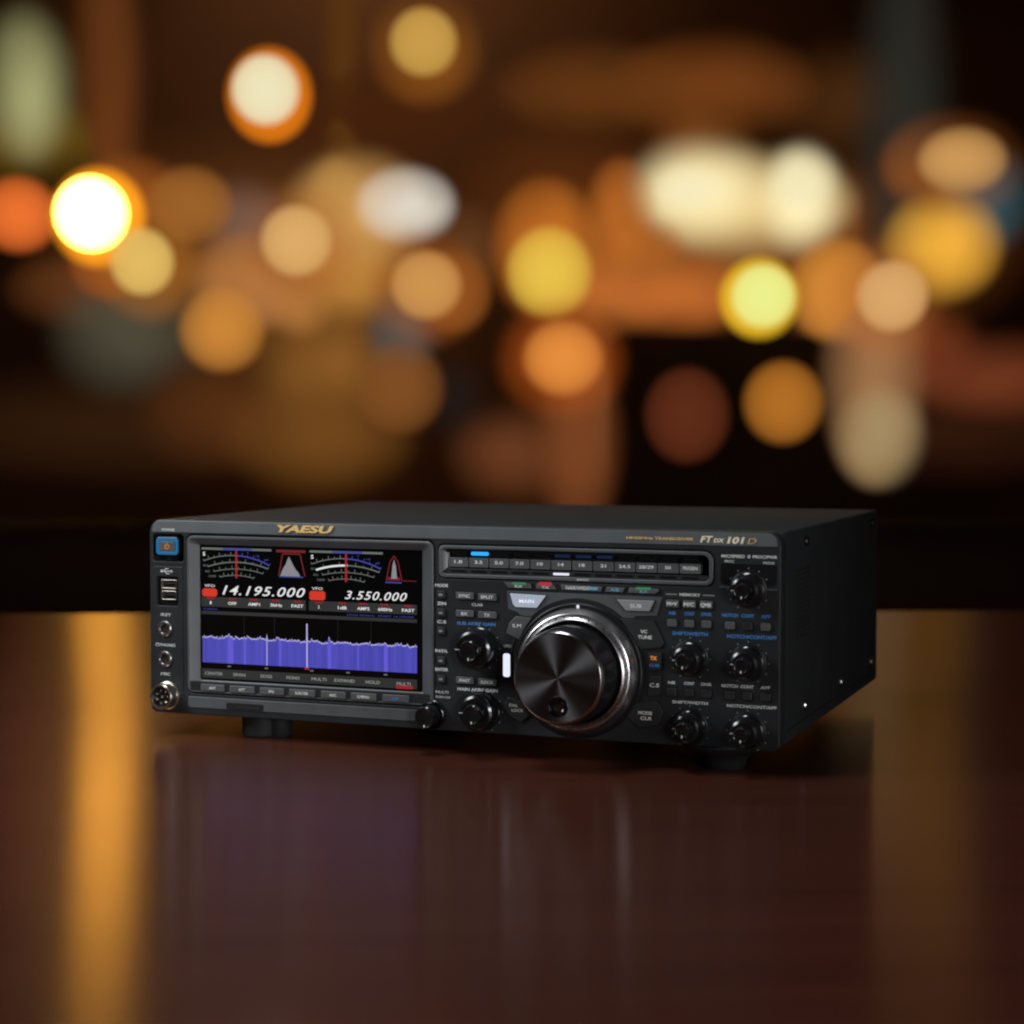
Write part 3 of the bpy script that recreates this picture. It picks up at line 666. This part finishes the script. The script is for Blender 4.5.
def plainmat(name, c0, c1, scale, rough=0.7):
    m, nt, b = new_mat(name); b.inputs['Roughness'].default_value = rough
    tc = nt.nodes.new('ShaderNodeTexCoord'); nz = nt.nodes.new('ShaderNodeTexNoise'); nz.inputs['Scale'].default_value = scale; nz.inputs['Detail'].default_value = 3
    cr = nt.nodes.new('ShaderNodeValToRGB'); cr.color_ramp.elements[0].position = 0.3; cr.color_ramp.elements[1].position = 0.7
    cr.color_ramp.elements[0].color = (*c0, 1); cr.color_ramp.elements[1].color = (*c1, 1)
    nt.links.new(tc.outputs['Object'], nz.inputs['Vector']); nt.links.new(nz.outputs['Fac'], cr.inputs['Fac']); nt.links.new(cr.outputs['Color'], b.inputs['Base Color'])
    return m
def slab(name, size, loc, rz, mat, bev=0.0):
    s = [v*500 for v in size]
    o = MB().box(-s[0], s[0], -s[1], s[1], -s[2], s[2], bev).build(name, mat, None); o.location = loc; o.rotation_euler = (0, 0, rz); return o
wall = slab('back_wall', (16, 0.2, 7), at(512, 300, 11.0)+Vector((0, 0, 0.8)), YAW, plainmat('wall_plaster', (0.05, 0.02, 0.008), (0.16, 0.07, 0.025), 0.55))
tag(wall, kind='structure')
floor = slab('floor', (18, 16, 0.1), Vector((-2.5, 4.5, -0.82)), YAW, plainmat('floor_boards', (0.010, 0.006, 0.005), (0.02, 0.011, 0.008), 2.0)); tag(floor, kind='structure')
p = at(512, 540, 3.4)
counter = slab('bar_counter', (4.6, 0.5, 0.9), Vector((p.x, p.y, at(512, 522, 3.4).z-0.45)), YAW, plainmat('counter_wood', (0.022, 0.009, 0.006), (0.040, 0.017, 0.010), 3, 0.95), 90)
counter.data.materials[0].node_tree.nodes['Principled BSDF'].inputs['Specular IOR Level'].default_value = 0.05
tag(counter, 'nearly black counter running across behind the table, under all the blurred lights', 'counter')

a_, b2 = at(612, 338, 6.25), at(842, 338, 6.25); zt = a_.z
cab = slab('cabinet', ((b2-a_).length, 0.4, zt+0.77), Vector(((a_.x+b2.x)/2, (a_.y+b2.y)/2, (zt-0.77)/2)), YAW, plainmat('cabinet_wood', (0.014, 0.007, 0.005), (0.028, 0.013, 0.008), 3, 0.9), 12)
tag(cab, 'dark block shaped cabinet right of centre, under the orange band of light', 'cabinet')

# out-of-focus lamps; wide dim glows are emission standing in for lit wall and haze
sph = bpy.data.meshes.new('lamp_and_haze_globe')
b_ = bmesh.new(); bmesh.ops.create_uvsphere(b_, u_segments=64, v_segments=40, radius=1.0); b_.to_mesh(sph); b_.free()
for q in sph.polygons: q.use_smooth = True
def glowmat(rgb, s, p, amax=1.0):
    m = bpy.data.materials.new('lamp_and_haze_glow'); m.use_nodes = True; nt = m.node_tree; nt.nodes.clear()
    out = nt.nodes.new('ShaderNodeOutputMaterial'); mx = nt.nodes.new('ShaderNodeMixShader'); tr = nt.nodes.new('ShaderNodeBsdfTransparent'); em = nt.nodes.new('ShaderNodeEmission')
    em.inputs['Color'].default_value = (*(lin(rgb) if max(rgb) > 10 else rgb), 1); em.inputs['Strength'].default_value = s
    ge = nt.nodes.new('ShaderNodeNewGeometry'); dt = nt.nodes.new('ShaderNodeVectorMath'); dt.operation = 'DOT_PRODUCT'
    nt.links.new(ge.outputs['Normal'], dt.inputs[0]); nt.links.new(ge.outputs['Incoming'], dt.inputs[1])
    ab = nt.nodes.new('ShaderNodeMath'); ab.operation = 'ABSOLUTE'; nt.links.new(dt.outputs['Value'], ab.inputs[0])
    pw = nt.nodes.new('ShaderNodeMath'); pw.operation = 'POWER'; pw.inputs[1].default_value = 2*p; nt.links.new(ab.outputs[0], pw.inputs[0])
    if p > 1.0:
        tc = nt.nodes.new('ShaderNodeTexCoord'); ad = nt.nodes.new('ShaderNodeVectorMath'); ad.inputs[1].default_value = (random.uniform(0, 30), random.uniform(0, 30), 0)
        no = nt.nodes.new('ShaderNodeTexNoise'); no.inputs['Scale'].default_value = 1.0; no.inputs['Detail'].default_value = 1.0
        mg = nt.nodes.new('ShaderNodeMapRange'); mg.inputs['From Min'].default_value = 0.35; mg.inputs['From Max'].default_value = 0.62; mg.inputs['To Min'].default_value = 0.8
        nt.links.new(tc.outputs['Object'], ad.inputs[0]); nt.links.new(ad.outputs[0], no.inputs['Vector']); nt.links.new(no.outputs['Fac'], mg.inputs['Value'])
        mu = nt.nodes.new('ShaderNodeMath'); mu.operation = 'MULTIPLY'; nt.links.new(pw.outputs[0], mu.inputs[0]); nt.links.new(mg.outputs['Result'], mu.inputs[1]); pw = mu
    ml = nt.nodes.new('ShaderNodeMath'); ml.operation = 'MULTIPLY'; ml.inputs[1].default_value = amax; nt.links.new(pw.outputs[0], ml.inputs[0])
    fr = nt.nodes.new('ShaderNodeMath'); fr.operation = 'SUBTRACT'; fr.inputs[0].default_value = 1.0; nt.links.new(ge.outputs['Backfacing'], fr.inputs[1])
    m2 = nt.nodes.new('ShaderNodeMath'); m2.operation = 'MULTIPLY'; nt.links.new(ml.outputs[0], m2.inputs[0]); nt.links.new(fr.outputs[0], m2.inputs[1])
    nt.links.new(m2.outputs[0], mx.inputs['Fac']); nt.links.new(tr.outputs[0], mx.inputs[1]); nt.links.new(em.outputs[0], mx.inputs[2]); nt.links.new(mx.outputs[0], out.inputs['Surface'])
    m.cycles.emission_sampling = 'NONE'
    return m
GRP = 'out of focus lights behind the table'
def globe(px, py, d, rx, ry, rgb, p, s, label, amax=1.0, halo=None, name='blurred_light', cat='light'):
    k = d/F; hmax = 1.0
    if halo is None and p < 0.3:
        halo = (rx*2.0, ry*2.0, (rgb[0]*0.80, rgb[1]*0.60, rgb[2]*0.42), 3.6, 1.0); hmax = 0.6  # haze round a crisp lamp, put in as a faint emissive shell
    if p < 0.3: p += 0.16; rx -= 0.5; ry -= 0.5
    if p >= 0.5: p, rx, ry = p*2.4, rx*1.28, ry*1.28
    elif p >= 0.3: p, rx, ry = p*1.6, rx*1.1, ry*1.1
    root = bpy.data.objects.new(name, None if halo else sph.copy()); C.objects.link(root)
    root.location = at(px, py, d); root.rotation_euler = (0, 0, YAW); tag(root, label, cat, GRP)
    if not halo:
        root.data.name = name; root.data.materials.append(glowmat(rgb, s, p, amax)); root.scale = (rx*k, min(rx, ry)*k, ry*k)
        return root
    core = bpy.data.objects.new('bulb', sph.copy()); C.objects.link(core); core.parent = root; core.data.materials.append(glowmat(rgb, s, p, amax)); core.scale = (rx*k, min(rx, ry)*k, ry*k)
    hx, hy, hrgb, hp, hs = halo
    h = bpy.data.objects.new('glow', sph.copy()); C.objects.link(h); h.parent = root; h.data.materials.append(glowmat(hrgb, hs, hp, hmax)); h.scale = (hx*k, min(hx, hy)*k*0.5, hy*k)
    h.location = (0, min(rx, ry)*k*0.9, 0)
    return root
L = globe
# x, y, distance, radii, colour, softness, strength
L(265, 90, 5.0, 34, 35, (238, 230, 188), 0.03, 1.0, 'crisp cream round light with a thin orange rim, hanging highest left of centre', halo=(45, 50, (225, 120, 20), 0.6, 1.0))
L(423, 42, 5.6, 34, 34, (200, 156, 74), 0.04, 1.0, 'plain dull gold round light near the top edge, with no rim')
L(91, 214, 4.6, 36, 37, (8.0, 3.5, 0.45), 0.0, 2.8, 'brightest pure white round light with a yellow rim, at far left', halo=(51, 53, (250, 155, 28), 1.0, 1.4))
L(142, 262, 4.4, 32, 34, (226, 186, 98), 0.06, 1.0, 'pale yellow round light touching the brightest white one from below right')
L(108, 262, 5.4, 36, 36, (150, 80, 32), 0.3, 1.0, 'dim rust orange light tucked behind the pale yellow one at far left')
L(18, 215, 5.2, 38, 36, (205, 98, 40), 0.4, 1.4, 'orange round light cut by the left edge of the view')
L(130, 195, 6.2, 45, 36, (150, 80, 28), 0.6, 1.0, 'soft brown orange haze of light just above right of the brightest white light')
L(190, 205, 5.8, 40, 36, (156, 98, 42), 0.35, 1.0, 'soft tan round light to the right of the brightest white one')
L(26, 85, 6.0, 50, 74, (166, 164, 112), 1.3, 1.0, 'large soft pale green oval light in the top left corner')
L(20, 140, 7.0, 75, 50, (100, 75, 20), 1.0, 1.0, 'olive glow under the pale green oval light')
L(296, 241, 4.8, 36, 36, (222, 172, 104), 0.12, 1.0, 'peach round light between the white pair and the tan cluster, left of centre')
L(406, 205, 5.0, 42, 33, (228, 220, 205), 0.5, 1.0, 'soft white oval light merging into the cream glow at its left')
L(358, 212, 6.4, 66, 56, (214, 160, 88), 0.75, 1.0, 'wide cream glow behind the soft white oval light')
L(345, 272, 7.0, 62, 54, (200, 138, 62), 0.9, 1.0, 'broad amber glow below the cream glow left of centre')
L(426, 285, 4.7, 36, 35, (206, 148, 80), 0.12, 1.0, 'tan round light under the soft white oval, left of its dim twin')
L(453, 292, 5.5, 36, 38, (130, 74, 28), 0.3, 1.0, 'dim brown twin at the right edge of the tan round light')
L(222, 330, 5.0, 40, 40, (204, 134, 56), 0.4, 1.0, 'amber round light, lowest bright one of the left cluster')
L(243, 282, 5.6, 48, 44, (190, 124, 66), 0.55, 1.0, 'soft copper light right above the lowest amber one at left')
L(245, 222, 6.5, 45, 42, (120, 88, 72), 0.9, 1.0, 'faint mauve grey glow between the tan light and the peach light')
L(400, 388, 5.2, 42, 44, (128, 78, 36), 0.4, 1.0, 'dim brown disc low down left of centre, beside a black gap')
L(322, 365, 7.0, 75, 70, (140, 90, 38), 0.9, 1.0, 'large dull amber glow hanging over the left half of the radio')
L(320, 435, 6.6, 85, 62, (112, 70, 28), 0.9, 1.0, 'lowest brown glow just above the left rear edge of the radio')
L(215, 410, 6.8, 70, 60, (88, 48, 20), 0.9, 1.0, 'faint reddish brown glow above the left end of the radio')
L(120, 335, 6.2, 66, 62, (80, 76, 60), 0.9, 1.0, 'greyish green glow hanging below the white light at far left')
L(120, 425, 7.2, 190, 60, (50, 28, 13), 0.9, 1.0, 'wide faint brown glow low on the far left')
L(402, 332, 6.0, 34, 42, (84, 86, 82), 0.8, 1.0, 'bluish grey patch under the tan round light')
L(546, 250, 5.6, 48, 60, (206, 116, 40), 0.5, 1.0, 'tall orange oval glow around the yellow light right of centre')
L(549, 272, 5.0, 40, 42, (232, 194, 74), 0.35, 1.0, 'golden yellow light set inside the tall orange oval')
L(563, 358, 4.8, 38, 36, (230, 142, 62), 0.2, 1.0, 'bright orange round light right under the golden yellow one')
L(620, 218, 5.8, 32, 50, (186, 104, 38), 0.5, 1.0, 'narrow upright orange light left of the big cream window glow')
L(610, 290, 6.8, 58, 44, (186, 104, 44), 0.8, 1.0, 'copper glow between the golden light and the yellow green one')
L(702, 192, 6.4, 70, 54, (238, 222, 168), 1.1, 1.2, 'left and wider half of the big cream window glow')
L(800, 198, 6.2, 44, 52, (242, 228, 176), 1.1, 1.2, 'right and taller half of the big cream window glow')
L(744, 204, 7.0, 96, 52, (232, 200, 132), 0.9, 1.0, 'pale glow joining the two halves of the big cream window glow')
L(700, 150, 7.4, 50, 50, (120, 68, 24), 0.8, 1.0, 'brown halo rising over the left half of the cream window glow')
L(763, 296, 4.6, 32, 32, (232, 236, 138), 0.03, 1.05, 'crisp yellow green round light with a golden rim, below the cream window glow', halo=(42, 43, (240, 190, 40), 0.8, 1.0))
L(684, 294, 6.6, 66, 38, (190, 104, 44), 0.7, 1.0, 'rusty orange band of light left of the yellow green one')
L(836, 290, 5.6, 46, 50, (214, 138, 54), 0.45, 1.0, 'amber light squeezed between the yellow green and the peach ones at right')
L(892, 296, 4.7, 36, 36, (220, 168, 106), 0.12, 1.0, 'peach round light at right, lower left of the large golden one')
L(942, 246, 5.6, 50, 48, (218, 158, 54), 0.5, 1.35, 'large soft golden light at far right, under the tan oval')
L(962, 160, 5.0, 42, 32, (196, 146, 84), 0.28, 1.1, 'tan oval light near the right edge, topmost there')
L(985, 200, 6.6, 44, 48, (44, 84, 92), 0.7, 1.0, 'dark teal glow peeking out behind the tan oval light')
L(783, 402, 5.0, 37, 39, (178, 110, 38), 0.3, 1.0, 'dull gold disc low at right, left of the pale upright light')
L(687, 415, 5.2, 40, 45, (94, 44, 24), 0.3, 1.0, 'dark rust red disc low at right, dimmest of the round ones')
L(879, 436, 5.0, 40, 46, (166, 142, 100), 0.6, 1.0, 'pale beige light at the foot of the upright column of light')
L(873, 375, 5.6, 46, 92, (158, 112, 72), 0.6, 1.0, 'upright tan column of light standing over the pale beige light')
L(925, 345, 6.2, 50, 42, (120, 56, 28), 0.9, 1.0, 'red brown glow right of the upright tan column')
L(1000, 376, 6.0, 80, 42, (112, 54, 30), 0.8, 1.0, 'red brown band of light running out of the right edge')
L(590, 88, 7.0, 80, 44, (98, 54, 20), 0.8, 1.0, 'faint brown glow at the top, left one of the upper pair')
L(712, 88, 7.2, 90, 50, (116, 62, 24), 0.8, 1.0, 'faint brown glow at the top, right one of the upper pair')
L(840, 105, 7.4, 70, 60, (70, 40, 16), 0.9, 1.0, 'very faint brown glow above the right half of the cream window glow')
L(578, 440, 6.0, 42, 82, (120, 66, 34), 0.7, 1.0, 'upright terracotta glow directly behind the middle of the radio')
L(515, 455, 6.3, 62, 50, (104, 58, 32), 0.9, 1.0, 'low terracotta haze left of the upright terracotta glow')
L(300, 305, 5.9, 30, 30, (176, 116, 56), 0.6, 1.0, 'small soft amber spot right of the copper light')
L(470, 245, 6.6, 34, 40, (96, 58, 30), 0.8, 1.0, 'faint brown spot right of the soft white oval light')
L(335, 195, 5.7, 26, 34, (190, 140, 74), 0.7, 1.0, 'small upright gold spot at the left edge of the cream glow')
L(268, 300, 6.1, 28, 30, (150, 98, 58), 0.7, 1.0, 'small dull pink spot left of the small soft amber spot')
L(455, 400, 6.9, 34, 44, (34, 24, 20), 0.9, 1.0, 'nearly black brown spot right of the dim brown disc')
L(800, 182, 5.9, 34, 34, (244, 232, 186), 0.8, 1.0, 'small hot spot in the upper right of the cream window glow')
L(690, 190, 5.9, 34, 26, (246, 234, 190), 0.8, 1.0, 'small hot spot in the left half of the cream window glow')
L(650, 250, 6.0, 34, 30, (170, 96, 38), 0.7, 1.0, 'small orange spot under the left end of the cream window glow')
L(860, 320, 6.6, 60, 34, (120, 70, 34), 0.8, 1.0, 'brown haze beneath the amber and peach lights at right')
L(740, 235, 8.2, 150, 80, (130, 76, 30), 0.9, 1.0, 'very wide orange brown haze all round the big cream window glow')
L(250, 250, 8.4, 190, 110, (92, 52, 22), 0.9, 1.0, 'very wide dim brown haze spread behind the whole left cluster')
L(900, 240, 8.3, 120, 90, (88, 46, 18), 0.9, 1.0, 'wide dim rust haze behind the golden light at far right')
L(575, 200, 8.1, 110, 90, (84, 42, 14), 0.9, 1.0, 'wide dim rust haze above the golden yellow light')
L(75, 290, 6.7, 60, 36, (100, 56, 26), 0.8, 1.0, 'rusty haze beneath the rust orange light at far left')
L(180, 330, 6.9, 60, 50, (60, 48, 34), 0.8, 1.0, 'faint grey brown haze left of the lowest amber light')
L(592, 400, 7.0, 45, 70, (110, 66, 34), 0.8, 1.0, 'dim copper glow beside the dark square right of centre')
L(108, 75, 7.0, 36, 120, (104, 56, 24), 0.8, 1.0, 'tall rusty brown pillar of light at upper left', name='lit_pillar', cat='pillar')
L(342, 80, 7.6, 20, 150, (88, 52, 16), 0.7, 1.0, 'thin olive brown pillar of light left of the dull gold lamp', name='lit_pillar', cat='pillar')
L(380, 110, 7.8, 110, 60, (66, 32, 12), 0.8, 1.0, 'faint brown glow between the gold lamp and the cream glow')
L(902, 120, 7.2, 50, 160, (44, 44, 38), 0.8, 1.0, 'tall dim grey green pillar of light at upper right', name='lit_pillar', cat='pillar')
L(960, 420, 7.4, 130, 60, (50, 24, 12), 0.8, 1.0, 'faint dark brown glow low at the right edge')

# ================================================================== LIGHT
w = bpy.data.worlds.new('World'); sc.world = w; w.use_nodes = True
bg = w.node_tree.nodes['Background']; bg.inputs['Color'].default_value = (0.030, 0.017, 0.011, 1); bg.inputs['Strength'].default_value = 0.22
def area(name, loc, tgt, size, power, col, sy=None):
    d = bpy.data.lights.new(name, 'AREA'); d.energy = power; d.color = col; d.size = size
    if sy: d.shape = 'RECTANGLE'; d.size_y = sy
    o = bpy.data.objects.new(name, d); C.objects.link(o); o.location = loc
    o.rotation_euler = (Vector(tgt)-Vector(loc)).to_track_quat('-Z', 'Y').to_euler(); return o
area('key_light', (-0.32, -0.36, 0.50), (0.02, 0, 0.09), 0.28, 4.0, (0.93, 0.97, 1.0))
area('top_light', (0.05, -0.12, 1.15), (0.24, 0.05, 0.05), 0.30, 5.5, (0.95, 0.98, 1.0))
area('side_light', (1.15, -0.32, 0.10), (0.30, 0, 0.05), 0.17, 1.6, (1.0, 0.95, 0.95), 0.32)
fl = area('front_light', (1.0, -0.95, 0.22), (0.0, 0, 0.08), 0.25, 0.36, (0.93, 0.97, 1.0)); fl.data.spread = R(42)
area('added_wall_light', tuple(at(330, -150, 9.3)), tuple(at(330, 200, 11)), 1.5, 19, (1.0, 0.55, 0.25))  # unseen area light, added to warm the back wall from above

sc.view_settings.view_transform = 'Standard'; sc.view_settings.look = 'None'; sc.view_settings.gamma = 1; sc.view_settings.exposure = 0
sc.view_settings.use_curve_mapping = False
sc.cycles.transparent_max_bounces = 48
sc.cycles.max_bounces = 6
sc.cycles.pixel_filter_type = 'BLACKMAN_HARRIS'; sc.cycles.filter_width = 2.1
